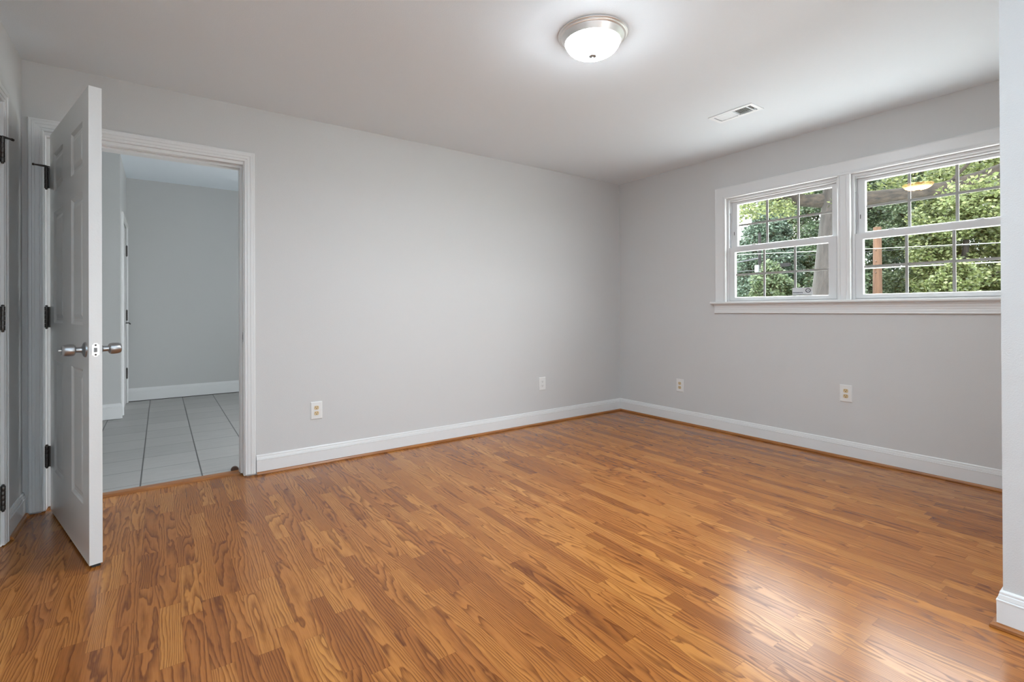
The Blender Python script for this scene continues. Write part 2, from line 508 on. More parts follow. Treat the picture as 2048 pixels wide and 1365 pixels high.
# ---------------------------------------------------------------- shell
structure('floor', [(XL - .1, 0.1, YB - .1, 0.125, -0.10, 0.0)], 'floor', 'glossy honey oak strip flooring across the room')
structure('floor_hallway', [(-6.3, -1.38, 0.125, 4.0, -0.10, 0.0)], 'tile', 'grey square tile floor of the hallway beyond the doorway')
VX0, VX1, VY0, VY1 = -0.872, -0.762, -1.932, -1.658      # duct hole
structure('ceiling', [(XL - .1, VX0, YB - .1, 0.0, H, H + .1), (VX1, 0.1, YB - .1, 0.0, H, H + .1),
                      (VX0, VX1, YB - .1, VY0, H, H + .1), (VX0, VX1, VY1, 0.0, H, H + .1)],
          'ceiling', 'flat white painted ceiling of the room')
structure('ceiling_hallway', [(-6.3, -1.38, 0.0, 4.0, HZ, HZ + .1)], 'ceiling', 'hallway ceiling seen through the doorway')

def two_tone_wall(name, boxes, label, faces_hall):
    """wall whose hallway side carries the hallway paint"""
    bm = new_bm()
    for b in boxes: box(bm, *b)
    o = obj(name, bm, 'wall', kind='structure', label=label)
    o.data.materials.append(M['hall_wall'])
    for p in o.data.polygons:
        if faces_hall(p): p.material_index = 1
    return o
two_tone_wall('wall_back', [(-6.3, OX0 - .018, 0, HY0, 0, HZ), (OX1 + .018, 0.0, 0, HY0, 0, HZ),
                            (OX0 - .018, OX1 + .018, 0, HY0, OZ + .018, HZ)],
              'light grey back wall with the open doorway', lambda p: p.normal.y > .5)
TH = 0.16
wb = [(0, TH, 0.0, W_Y[0][0], 0, H), (0, TH, W_Y[1][1], NY - .3, 0, H),
      (0, TH, W_Y[0][1], W_Y[1][0], WZ0, WZ1), (0, TH, W_Y[0][0], W_Y[1][1], 0, WZ0 - .02), (0, TH, W_Y[0][0], W_Y[1][1], WZ1, H)]
wb = [(a, b, min(c, d), max(c, d), e, f) for a, b, c, d, e, f in wb]
structure('wall_right', wb, 'wall', 'light grey wall holding the two windows')
# left wall with a closed door in it
DY0, DY1 = -0.425, -1.335
structure('wall_left', [(XL - .12, XL, DY0 + .018, 0, 0, H), (XL - .12, XL, YB, DY1 - .018, 0, H),
                        (XL - .12, XL, DY1 - .018, DY0 + .018, 2.078, H)], 'wall', 'narrow grey wall at the far left edge')
structure('wall_nook', [(NX, 0.0, NY - .12, NY, 0, H), (NX, NX + .12, YB, NY - .12, 0, H)], 'wall', 'light grey jutting wall at the right edge')
# wall behind the camera, with an unseen opening added to bring in more daylight
structure('wall_front', [(XL - .12, -2.58, YB - .12, YB, 0, H), (-1.82, NX + .12, YB - .12, YB, 0, H),
                         (-2.58, -1.82, YB - .12, YB, 0, 0.08), (-2.58, -1.82, YB - .12, YB, 1.75, H)], 'wall', 'wall behind the viewer')
# hallway walls
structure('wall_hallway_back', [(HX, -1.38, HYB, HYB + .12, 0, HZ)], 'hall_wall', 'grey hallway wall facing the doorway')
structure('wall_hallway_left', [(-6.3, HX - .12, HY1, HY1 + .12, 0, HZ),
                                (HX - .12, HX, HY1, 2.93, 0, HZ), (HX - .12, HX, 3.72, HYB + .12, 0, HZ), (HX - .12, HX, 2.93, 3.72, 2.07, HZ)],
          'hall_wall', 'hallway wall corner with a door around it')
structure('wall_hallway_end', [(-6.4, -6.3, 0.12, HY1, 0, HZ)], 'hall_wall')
structure('wall_hallway_front', [(-1.5, -1.38, 0.12, 0.4, 0, HZ), (-1.5, -1.38, 1.75, 4.0, 0, HZ), (-1.5, -1.38, 0.4, 1.75, 2.1, HZ)], 'hall_wall')  # opening added out of view to let daylight into the hallway

# ---------------------------------------------------------------- baseboards and shoe mouldings
BB = [(0, 0), (.014, 0), (.014, .090), (.0150, .092), (.0150, .0955), (.0105, .097), (.0115, .100), (.0095, .112),
      (.0065, .1155), (.0080, .117), (.0075, .122), (.004, .127), (0, .127)]
BBZ = [(d, max(z, .001)) for d, z in BB]
SH = [(.0145, .001), (.0300, .001), (.0300, .004), (.0285, .010), (.0245, .0155), (.0195, .0175), (.0145, .0178)]
moulding('baseboard_back', BBZ, (OX1 + .074, 0, 0), (0, 0, 0), (0, -1, 0), 'trim', 0, 1, label='white moulded baseboard along the back wall')
moulding('baseboard_right', BBZ, (0, 0, 0), (0, NY, 0), (-1, 0, 0), 'trim', 1, 0, label='white moulded baseboard under the windows')
moulding('baseboard_left', BBZ, (XL, DY0 + .066, 0), (XL, 0, 0), (1, 0, 0), 'trim', 0, 0, label='short white baseboard between the two door casings')
bm = new_bm()
# baseboard that turns the jutting corner: one mitred run
def corner_run(name, prof, mat, label):
    bm = new_bm(); k = len(prof)
    L0 = [bm.verts.new((NX - d, YB, z)) for d, z in prof]
    L1 = [bm.verts.new((NX - d, NY + d, z)) for d, z in prof]
    L2 = [bm.verts.new((-0.035, NY + d, z)) for d, z in prof]
    for A, B in ((L0, L1), (L1, L2)):
        for i in range(k): bm.faces.new((A[i], A[(i + 1) % k], B[(i + 1) % k], B[i]))
    bm.faces.new(L0); bm.faces.new(L2[::-1])
    return obj(name, bm, mat, kind='structure', label=label)
corner_run('baseboard_nook', BBZ, 'trim', 'white baseboard wrapping the jutting corner')
corner_run('trim_1', SH, 'shoe_y', 'orange oak shoe moulding at the foot of the jutting corner')
moulding('trim_2', SH, (OX1 + .075, 0, 0), (0, 0, 0), (0, -1, 0), 'shoe_x', 0, 1, label='orange oak shoe moulding along the back wall')
moulding('trim_3', SH, (0, 0, 0), (0, NY + .032, 0), (-1, 0, 0), 'shoe_y', 1, 0, label='orange oak shoe moulding under the windows')
moulding('trim_4', SH, (XL, DY0 + .066, 0), (XL, -.016, 0), (1, 0, 0), 'shoe_y', 0, 0, label='dark orange shoe moulding at the left wall')
# hallway baseboards (taller)
HB = [(0, .008), (.015, .008), (.015, .122), (.011, .126), (.012, .130), (.006, .150), (.004, .158), (0, .160)]
moulding('baseboard_hallway_back', HB, (HX, HYB, 0), (-1.5, HYB, 0), (0, -1, 0), 'trim', 1, 0, label='white baseboard across the far hallway wall')
moulding('baseboard_hallway_left', HB, (-6.3, HY1, 0), (HX, HY1, 0), (0, -1, 0), 'trim', 0, -1, label='white baseboard on the hallway corner')
structure('trim_5', [(HX, -1.5, HYB - .011, HYB, 0.0, .0078)], 'slot', 'dark gap under the far hallway baseboard')

# ---------------------------------------------------------------- doorway in the back wall
CP = [(0, 0), (0, .009), (.003, .0115), (.009, .0125), (.0105, .0100), (.016, .0105), (.0175, .0135), (.022, .0140), (.034, .0155),
      (.036, .0180), (.046, .0190), (.048, .0165), (.056, .0180), (.0605, .0165), (.063, .011), (.063, 0)]
casing('trim_6', (0, 0, 0), (1, 0, 0), (0, -1, 0), OX0 - .004, OX1 + .006, 0.012, OZ + .020, CP, 'trim', label='white moulded casing round the open doorway')
casing('trim_7', (0, HY0, 0), (1, 0, 0), (0, 1, 0), OX0 - .004, OX1 + .006, 0.006, OZ + .020, CP, 'trim')
structure('trim_8', [(OX0 - .018, OX0, 0.0, HY0, 0.004, OZ + .018), (OX1, OX1 + .018, 0.0, HY0, 0.004, OZ + .018),
                     (OX0, OX1, 0.0, HY0, OZ, OZ + .018),
                     (OX0, OX0 + .013, .045, HY0 + .001, 0.0135, OZ), (OX1 - .013, OX1, .045, HY0 + .001, 0.0135, OZ), (OX0 + .013, OX1 - .013, .045, HY0 + .001, OZ - .014, OZ)],
          'trim', 'white jamb and door stop of the open doorway')
# oak reducer strip
bm = new_bm()
pr = [(.062, .0005), (.075, .009), (.090, .0125), (.120, .0125), (.140, .0115), (.146, .001)]
A = [bm.verts.new((OX0 + .0135, y, z)) for y, z in pr]; B = [bm.verts.new((OX1 - .016, y, z)) for y, z in pr]
for i in range(6): bm.faces.new((A[i], A[(i + 1) % 6], B[(i + 1) % 6], B[i]))
bm.faces.new(A); bm.faces.new(B[::-1])
obj('trim_9', bm, 'shoe_x', kind='structure', label='orange oak threshold strip between wood floor and grey tile')
# rounded dark moulding end
bm = new_bm()
lathe(bm, [(.022, -.010), (.024, 0), (.022, .010), (0, .012)], 'y', 20, (0, 0, 0))
for v in bm.verts:
    if v.co.z < -.012: v.co.z = -.012
obj('trim_10', bm, 'brown_end', kind='structure', label='rounded dark brown moulding end at the foot of the jamb', loc=(OX1 - .035, .158, .0128))

# ---------------------------------------------------------------- panel door leaf (built in its own frame: x along the width, y thickness)
PANELS_Z = [(0.245, 0.835), (1.030, 1.615), (1.725, 1.925)]
def door_leaf_bm(Wd, z0, z1, T, cols):
    """leaf from x=0..Wd, y=0..T, with raised panels on both faces"""
    bm = new_bm()
    xs = [0] + [v for c in cols for v in c] + [Wd]
    zs = [z0] + [v for c in PANELS_Z for v in c] + [z1]
    for side in (0, 1):
        y = 0 if side == 0 else T
        s = 1 if side == 0 else -1            # into the leaf
        V = {}
        def gv(x, z, d=0.0):
            k = (round(x, 5), round(z, 5), round(d, 5))
            if k not in V: V[k] = bm.verts.new((x, y + s * d, z))
            return V[k]
        for i in range(len(xs) - 1):
            for j in range(len(zs) - 1):
                x0, x1, a, b = xs[i], xs[i + 1], zs[j], zs[j + 1]
                if i % 2 == 1 and j % 2 == 1:
                    steps = [(0, 0), (.006, .0045), (.013, .0085), (.026, .0085), (.046, .0028)]
                    prev = None
                    for ins, d in steps:
                        ring = [gv(x0 + ins, a + ins, d), gv(x1 - ins, a + ins, d), gv(x1 - ins, b - ins, d), gv(x0 + ins, b - ins, d)]
                        if prev:
                            for q in range(4):
                                bm.faces.new((prev[q], prev[(q + 1) % 4], ring[(q + 1) % 4], ring[q]))
                        prev = ring
                    bm.faces.new(prev)
                else:
                    bm.faces.new((gv(x0, a), gv(x1, a), gv(x1, b), gv(x0, b)))
    c = [[bm.verts.new((x, y, z)) for x, z in ((0, z0), (Wd, z0), (Wd, z1), (0, z1))] for y in (0, T)]
    for q in range(4):
        bm.faces.new((c[0][q], c[0][(q + 1) % 4], c[1][(q + 1) % 4], c[1][q]))
    bmesh.ops.remove_doubles(bm, verts=list(bm.verts), dist=1e-5)
    return bm

DW, DT = 0.938, 0.044
COLS = [(0.118, 0.368), (0.570, 0.820)]
dirx, diry = 0.25779, -0.96620
ang = math.atan2(diry, dirx)
# local +y of the leaf is to the left of its direction -> here local y points towards +x of the room
door1 = empty('door_1', (-4.538, -0.018, 0), ang, kind='structure', label='open white six panel door swung into the room', cat='door')
leafbm = door_leaf_bm(DW, 0.013, 2.048, DT, COLS)
obj('door_leaf', leafbm, 'door', parent=door1)

KN = [(0, .0), (.0325, .0), (.0325, .002), (.031, .0055), (.026, .0085), (.018, .0100), (.0125, .0140), (.0115, .0300), (.0120, .0330),
      (.0195, .0350), (.0235, .0385), (.0250, .0450), (.0250, .0560), (.0235, .0680), (.0215, .0745), (.0185, .0775), (.0, .0785)]
def knob(parent, x, z, y, sgn, pin):
    bm = new_bm()
    lathe(bm, [(r, y + sgn * h) for r, h in KN[:7]], 'y', 36, (x, 0, z), cap=False)
    rose = obj('rosette', bm, 'nickel', parent=parent, smooth=True)
    bm = new_bm()
    lathe(bm, [(r, y + sgn * h) for r, h in KN[6:]], 'y', 36, (x, 0, z), cap=False)
    k = obj('door_knob', bm, 'nickel', parent=parent, smooth=True)
    if pin:
        bm = new_bm()
        lathe(bm, [(.0, y + sgn * .078), (.0035, y + sgn * .078), (.0035, y + sgn * .084), (.0025, y + sgn * .088), (0, y + sgn * .088)], 'y', 12, (x, 0, z), cap=False)
        obj('lock_button', bm, 'nickel_light', parent=k, smooth=True)
KZ = 0.925
knob(door1, DW - .062, KZ, 0.0, -1, True)
knob(door1, DW - .062, KZ, DT, 1, False)
# latch plate on the free edge
bm = new_bm(); box(bm, DW, DW + .0012, .0095, .0345, KZ - .0285, KZ + .0285)
bmesh.ops.bevel(bm, geom=[e for e in bm.edges if abs((e.verts[0].co - e.verts[1].co).x) > .0005], offset=.006, segments=4, affect='EDGES')
lp = obj('latch_plate', bm, 'nickel_light', parent=door1)
bm = new_bm()
vs = [(0.0012, .0165, -.009), (0.0012, .0275, -.009), (0.0012, .0275, .009), (0.0012, .0165, .009)]
a = [bm.verts.new((DW + x, y, KZ + z)) for x, y, z in vs]
b = [bm.verts.new((DW + .0105, .0165, KZ - .009)), bm.verts.new((DW + .0105, .0165, KZ + .009))]
bm.faces.new(a); bm.faces.new((a[0], a[1], b[0])); bm.faces.new((a[3], b[1], a[2])); bm.faces.new((a[0], b[0], b[1], a[3])); bm.faces.new((a[1], a[2], b[1], b[0]))
obj('latch_bolt', bm, 'nickel', parent=lp)
for dz in (-.0205, .0205):
    bm = new_bm(); lathe(bm, [(0, DW + .0020), (.0034, DW + .0020), (.0038, DW + .0012), (0, DW + .0010)], 'x', 12, (0, .022, KZ + dz), cap=False)
    obj('screw', bm, 'slot', parent=lp)
# bottom sweep
bm = new_bm(); box(bm, .02, DW - .004, .010, DT - .006, .0015, .0128)
obj('door_sweep', bm, 'black_rubber', parent=door1)

def hinge(parent, x, y, z0, h, leafdir, mat='dark_metal', stop=None):
    """knuckles of a butt hinge standing at x, y (parent frame)"""
    bm = new_bm()
    n = 5; g = .0012; s = h / n
    for i in range(n):
        lathe(bm, [(.0087, z0 + i * s + g / 2), (.0090, z0 + i * s + g), (.0090, z0 + (i + 1) * s - g), (.0087, z0 + (i + 1) * s - g / 2)], 'z', 14, (x, y, 0))
    lathe(bm, [(.0040, z0 - .002), (.0040, z0 + h + .002)], 'z', 12, (x, y, 0))
    lathe(bm, [(.0058, z0 + h + .001), (.0062, z0 + h + .005), (.003, z0 + h + .008)], 'z', 12, (x, y, 0))
    lathe(bm, [(.0058, z0 - .001), (.0050, z0 - .006), (.002, z0 - .008)], 'z', 12, (x, y, 0))
    hg = obj('hinge', bm, mat, parent=parent, smooth=True)
    bm = new_bm()
    (ax, ay) = leafdir
    px, py = -ay, ax
    pts = [(x + ax * t + px * w, y + ay * t + py * w) for t, w in ((.004, -.0012), (.034, -.0012), (.034, .0012), (.004, .0012))]
    lo = [bm.verts.new((u, v, z0 + .001)) for u, v in pts]; hi = [bm.verts.new((u, v, z0 + h - .001)) for u, v in pts]
    bm.faces.new(lo[::-1]); bm.faces.new(hi)
    for i in range(4): bm.faces.new((lo[i], lo[(i + 1) % 4], hi[(i + 1) % 4], hi[i]))
    obj('hinge_plate', bm, mat, parent=hg)
    if stop:
        bm = new_bm(); (sx, sy) = stop; zz = z0 + h + .006
        lathe(bm, [(.009, zz - .0015), (.009, zz + .0015)], 'z', 14, (x, y, 0))
        tube(bm, [(x, y, zz), (x + sx * .018, y + sy * .018, zz + .001), (x + sx * .050, y + sy * .050, zz + .003)], [.0055, .0055, .0036], 8)
        tube(bm, [(x - sx * .002, y - sy * .002, zz), (x - sx * .016, y - sy * .016, zz - .002)], [.0035, .0035], 8)
        st = obj('door_stop', bm, mat, parent=hg, smooth=True)
        bm = new_bm()
        tube(bm, [(x + sx * .048, y + sy * .048, zz + .003), (x + sx * .056, y + sy * .056, zz + .003)], [.0062, .0062], 12)
        obj('bumper', bm, 'rubber' if mat != 'dark_metal' else 'slot', parent=st)
    return hg
# hinge pins sit just outside the leaf's room side, by the casing (coordinates in the leaf's frame)
for z0, st in ((1.760, True), (1.003, False), (0.247, False)):
    # knuckle about 12 mm towards the casing from the corner of the leaf
    hinge(door1, -0.004, -0.0135, z0, .114, (0.35, 0.94), stop=(math.cos(math.radians(180) - ang), math.sin(math.radians(180) - ang)) if st else None)

# strike plate in the right jamb
bm = new_bm(); box(bm, OX1 - .0012, OX1, .006, .034, KZ - .040, KZ + .022)
sp = obj('strike_plate', bm, 'nickel', label='small metal strike plate in the right jamb of the doorway', cat='strike plate')
bm = new_bm(); box(bm, OX1 - .0016, OX1 - .0011, .012, .024, KZ - .025, KZ + .008)
obj('strike_hole', bm, 'slot', parent=sp)

# ---------------------------------------------------------------- left wall: closed door beside the viewer
casing('trim_11', (XL, 0, 0), (0, -1, 0), (1, 0, 0), -DY0 - .0, -DY1, 0.006, 2.066, CP, 'trim', label='white door casing at the left edge of the photo')
structure('trim_12', [(XL - .12, XL, DY0, DY0 + .018, 0.002, 2.078), (XL - .12, XL, DY1 - .018, DY1, 0.002, 2.078), (XL - .12, XL, DY1, DY0, 2.060, 2.078)], 'trim')
door2 = empty('door_2', (XL - .046, DY0 - .003, 0), math.radians(-90), kind='structure', label='closed white panel door at the far left', cat='door')
obj('door_leaf', door_leaf_bm(0.904, 0.012, 2.056, DT, [(0.115, 0.355), (0.549, 0.789)]), 'door', parent=door2)
for z0, st in ((1.785, True), (1.003, False), (0.170, False)):
    hinge(door2, 0.001, DT + .0085, z0, .112, (0.5, -.86), stop=(-0.88, 0.48) if st else None, mat='dark_metal')

# ---------------------------------------------------------------- hallway door on the corner wall
casing('trim_13', (HX, 0, 0), (0, 1, 0), (1, 0, 0), 2.93, 3.72, 0.006, 2.07, CP, 'trim', label='white casing of the hallway door')
structure('trim_14', [(HX - .12, HX, 2.912, 2.93, 0.002, 2.088), (HX - .12, HX, 3.72, 3.738, 0.002, 2.088), (HX - .12, HX, 2.93, 3.72, 2.07, 2.088)], 'trim')
door3 = empty('door_3', (HX - .002 - DT, 3.717, 0), math.radians(-90), kind='structure', label='white hallway door seen edge-on beyond the doorway', cat='door')
obj('door_leaf', door_leaf_bm(0.784, 0.012, 2.064, DT, [(0.105, 0.315), (0.469, 0.679)]), 'door', parent=door3)
for z0 in (1.745, 0.985, 0.300):
    hinge(door3, 0.0005, DT + .0090, z0, .118, (0.5, -.86))
bm = new_bm()
tube(bm, [(0.10, DT + .002, .955), (0.10, DT + .035, .955), (0.155, DT + .045, .945)], [.006, .006, .0075], 10)
obj('door_stop', bm, 'slot', parent=door3, smooth=True)

# ================================================================ windows
WCP = [(0, 0), (0, .013), (.002, .0185), (.012, .0195), (.018, .0175), (.021, .0125), (.030, .0115), (.070, .0135), (.090, .0150),
       (.096, .0165), (.100, .0150), (.102, .010), (.102, 0)]
wa0, wa1 = -W_Y[0][0], -W_Y[1][1]
casing('trim_15', (0, 0, 0), (0, -1, 0), (-1, 0, 0), wa0, wa1, WZ0, WZ1, WCP, 'trim', label='wide white casing round the pair of windows')
# mullion casing between them
bm = new_bm()
m0, m1 = W_Y[0][1], W_Y[1][0]
prm = [(m0, 0), (m0, -.013), (m0 - .003, -.0180), (m0 - .013, -.0190), (m0 - .017, -.0125), (m1 + .030, -.0125), (m1 + .026, -.0175), (m1 + .020, -.0190),
       (m1 + .003, -.0185), (m1, -.013), (m1, 0)]
A = [bm.verts.new((d, y, WZ0)) for y, d in prm]; B = [bm.verts.new((d, y, WZ1)) for y, d in prm]
for i in range(len(prm)): bm.faces.new((A[i], A[(i + 1) % len(prm)], B[(i + 1) % len(prm)], B[i]))
bm.faces.new(A); bm.faces.new(B[::-1])
obj('trim_16', bm, 'trim', kind='structure', label='white mullion trim between the two windows')
# stool with rounded nose, and apron
pr = [(.050, 0), (-.046, 0), (-.0495, -.004), (-.0505, -.010), (-.0490, -.016), (-.0455, -.0195), (.050, -.0195)]
bm = new_bm()
y0, y1 = -1.104, NY + .003
A = [bm.verts.new((d, y0, WZ0 + z)) for d, z in pr]; B = [bm.verts.new((d, y1, WZ0 + z)) for d, z in pr]
for i in range(len(pr)): bm.faces.new((A[i], A[(i + 1) % len(pr)], B[(i + 1) % len(pr)], B[i]))
bm.faces.new(A); bm.faces.new(B[::-1])
bmesh.ops.bisect_plane(bm, geom=list(bm.verts) + list(bm.edges) + list(bm.faces), plane_co=(0, -1.15, 0), plane_no=(0, 1, 0))
for v in bm.verts:
    if v.co.x > 0 and v.co.y > -1.16: v.co.x = 0.0
obj('trim_17', bm, 'trim', kind='structure', label='white window stool running under both windows')
AP = [(0, 1.050), (.014, 1.050), (.0165, 1.054), (.0150, 1.062), (.0150, 1.074), (.0135, 1.079), (.0150, 1.083), (.0150, 1.094), (.0185, 1.106), (.0190, 1.112), (.0265, 1.119), (.0270, 1.1302), (0, 1.1302)]
moulding('trim_18', AP, (0, -1.128, 0), (0, NY + .003, 0), (-1, 0, 0), 'trim', 0, 0, label='white moulded apron below the window stool')

def window(idx, yt, yb, label):
    """double-hung vinyl window in the opening yt (left) .. yb (right)"""
    w = empty('window_%d' % idx, (0.0, 0.0, 0.0), 0, kind='structure', label=label, cat='window')
    # frame: head, sill, two jambs; lower channel inside, upper channel outside
    bm = new_bm()
    fx0, fx1 = .014, .115
    zb, zt = WZ0 + .0005, WZ1
    box(bm, fx0, fx1, yb, yt, zt - .018, zt)
    box(bm, fx0 + .018, fx1, yb + .012, yt - .012, zt - .030, zt - .018)
    box(bm, fx0, fx1, yb, yt, zb, zb + .006)
    box(bm, fx0 + .030, fx1, yb, yt, zb + .006, zb + .026)
    for a, b in ((yt - .010, yt), (yb, yb + .010)):
        box(bm, fx0, fx1, a, b, zb + .006, zt - .018)
    # parting beads
    for a, b in ((yt - .018, yt - .010), (yb + .010, yb + .018)):
        box(bm, .052, .060, a, b, zb + .026, zt - .030)
        box(bm, fx0, fx0 + .008, a, b, zb + .006, zt - .018)
    obj('window_frame', bm, 'vinyl', parent=w)
    # grey balance covers in the side channels, above the lower sash
    bm = new_bm()
    for a, b in ((yt - .0125, yt - .0100), (yb + .0100, yb + .0125)):
        box(bm, .026, .051, a, b, 1.630, 1.930)
    obj('balance_cover', bm, 'grey_liner', parent=w)
    def sash(name, x0, y0, y1, z0, z1, st, rt, rb):
        """y0 > y1; stile width st, rails rt (top) and rb (bottom)"""
        T = .030
        bm = new_bm()
        box(bm, x0, x0 + T, y0 - st, y0, z0, z1)
        box(bm, x0, x0 + T, y1, y1 + st, z0, z1)
        box(bm, x0, x0 + T, y1 + st, y0 - st, z0, z0 + rb)
        box(bm, x0, x0 + T, y1 + st, y0 - st, z1 - rt, z1)
        # glazing bead, bevelled towards the glass
        ya, yc, za, zc = y0 - st, y1 + st, z0 + rb, z1 - rt
        gx = x0 + .013
        ins = .0035
        out = [(x0 + .003, ya, za), (x0 + .003, yc, za), (x0 + .003, yc, zc), (x0 + .003, ya, zc)]
        inn = [(gx, ya - ins, za + ins), (gx, yc + ins, za + ins), (gx, yc + ins, zc - ins), (gx, ya - ins, zc - ins)]
        O = [bm.verts.new(v) for v in out]; I = [bm.verts.new(v) for v in inn]
        O2 = [bm.verts.new((gx + .010, v[1], v[2])) for v in out]; I2 = [bm.verts.new((gx + .010, v[1], v[2])) for v in inn]
        for q in range(4):
            r = (q + 1) % 4
            bm.faces.new((O[q], O[r], I[r], I[q])); bm.faces.new((I[q], I[r], I2[r], I2[q])); bm.faces.new((I2[q], I2[r], O2[r], O2[q]))
        s = obj(name, bm, 'vinyl', parent=w)
        # double glazing, one sheet of real thickness
        bm = new_bm(); box(bm, gx + .0005, gx + .0045, yc + .0005, ya - .0005, za + .0005, zc - .0005)
        obj('pane', bm, 'glass', parent=s)
        # grille bars behind the sheet
        bm = new_bm()
        g0, g1 = gx + .0052, gx + .0105
        wy = (ya - ins - (yc + ins)) / 3.0
        for k in (1, 2):
            c = ya - ins - wy * k
            box(bm, g0, g1, c - .0085, c + .0085, za + ins, zc - ins)
        mz = (za + zc) / 2
        for k in range(3):
            a = ya - ins - wy * k - (0 if k == 0 else .0085); b = ya - ins - wy * (k + 1) + (0 if k == 2 else .0085)
            box(bm, g0, g1, b, a, mz - .0085, mz + .0085)
        obj('grille', bm, 'grille', parent=s)
        return s
    lower = sash('lower_sash', .021, yt - .011, yb + .011 + .012, WZ0 + .009, 1.624, .053, .042, .027)
    upper = sash('upper_sash', .064, yt - .012, yb + .012, 1.596, WZ1 - .031, .053, .022, .040)
    # cam locks on the lower sash's top rail
    for fy in (.27, .80):
        yy = yt - .011 + (yb - yt + .03) * fy
        bm = new_bm()
        box(bm, .026, .046, yy - .030, yy + .030, 1.6241, 1.6285)
        lathe(bm, [(.011, 1.6285), (.011, 1.634), (.008, 1.637)], 'z', 16, (.036, yy, 0))
        box(bm, .030, .042, yy - .004, yy + .026, 1.632, 1.638)
        obj('sash_lock', bm, 'vinyl', parent=lower, bevel=.001)
    # tilt-latch slots on the upper sash stiles
    for yy in (yt - .036, yb + .030):
        bm = new_bm(); box(bm, .0632, .0642, yy - .0022, yy + .0022, 1.735, 1.765)
        obj('tilt_latch', bm, 'slot', parent=upper)
    return w
window(1, W_Y[0][0], W_Y[0][1], 'white double-hung grilled window with a security sticker, left of the pair')
window(2, W_Y[1][0], W_Y[1][1], 'white double-hung grilled window reflecting the lamp, right of the pair')

# security sticker on the lower pane of window 1
st = empty('window_sticker', (.0355, -1.8465, 1.194), 0, label='silver security sticker with a dark oval emblem in the bottom corner of the left window', cat='sticker')
bm = new_bm(); box(bm, -.0006, -.0001, -.074, .074, -.0005, .058); obj('sticker_sheet', bm, 'sticker', parent=st)
bm = new_bm(); box(bm, -.0010, -.0007, -.074, .074, -.0005, .0085); obj('white_band', bm, 'sticker_white', parent=st)
bm = new_bm()
for k in range(28):      # oval ring
    a0, a1 = 2 * math.pi * k / 28, 2 * math.pi * (k + 1) / 28
    q = []
    for x in (-.0010, -.0007):
        for (r, a) in ((1, a0), (1, a1), (.68, a1), (.68, a0)):
            q.append(bm.verts.new((x, -.043 + .0195 * r * math.cos(a), .034 + .0170 * r * math.sin(a))))
    for f in ((0, 1, 2, 3), (7, 6, 5, 4), (0, 4, 5, 1), (2, 6, 7, 3)): bm.faces.new([q[i] for i in f])
# the slanted mark inside the oval
for (c, d) in (((-.0365, .029), (-.0475, .034)), ((-.0475, .034), (-.0500, .040)), ((-.0395, .036), (-.0475, .0375))):
    v = [bm.verts.new((x, c[0] + s * .0006, c[1] + t)) for x in (-.0010, -.0007) for s, t in ((0, -.0012), (0, .0012))]
    w_ = [bm.verts.new((x, d[0] + s * .0006, d[1] + t)) for x in (-.0010, -.0007) for s, t in ((0, -.0012), (0, .0012))]
    bm.faces.new((v[0], v[1], w_[1], w_[0])); bm.faces.new((v[2], w_[2], w_[3], v[3])); bm.faces.new((v[0], w_[0], w_[2], v[2])); bm.faces.new((v[1], v[3], w_[3], w_[1]))
obj('oval_emblem', bm, 'ink', parent=st)
bm = new_bm()              # the small unreadable line of print
yy = .068
for k, (w1, h1) in enumerate([(.006, .006), (.005, .005), (.005, .005), (.003, .006), (.006, .005), (.005, .005), (.005, .006), (.004, .005), (.006, .005), (.005, .005), (.004, .006), (.005, .008)]):
    zz = .0175 - (.003 if k == 11 else 0)
    box(bm, -.0010, -.0007, yy - w1, yy, zz, zz + h1); yy -= w1 + .0011
obj('print_line', bm, 'ink', parent=st)

# ================================================================ ceiling lamp
lamp = empty('ceiling_light', (-2.318, -1.925, H), 0, label='round flush-mount ceiling lamp with nickel pan and glowing white glass dome', cat='ceiling light')
bm = new_bm()
lathe(bm, [(.0, -.0005), (.1670, -.0005), (.1695, -.003), (.1690, -.007), (.1620, -.0095), (.1630, -.0125), (.1610, -.0150), (.1530, -.0170), (.1515, -.0200),
           (.1480, -.0250), (.1425, -.0340), (.1388, -.0405), (.1372, -.0425), (.1345, -.0425), (.1345, -.0370), (.0, -.0350)], 'z', 72, cap=False)
obj('lamp_pan', bm, 'nickel_light', parent=lamp, smooth=True)
bm = new_bm()
pr = []
for k in range(15):
    t = k / 14 * math.pi / 2
    pr.append((.1335 * math.cos(t) ** .85 if k < 14 else 0, -.0375 - .066 * math.sin(t) ** 1.05))
lathe(bm, pr, 'z', 64, cap=False)
obj('glass_dome', bm, 'lampglass', parent=lamp, smooth=True)
bm = new_bm()
lathe(bm, [(0, -.1025), (.0185, -.1027), (.0205, -.1052), (.0190, -.1080), (.0110, -.1110), (.0050, -.1130), (.0040, -.1180), (.0055, -.1205), (.0055, -.1270), (.0030, -.1300), (0, -.1302)], 'z', 24, cap=False)
obj('finial', bm, 'nickel', parent=lamp, smooth=True)

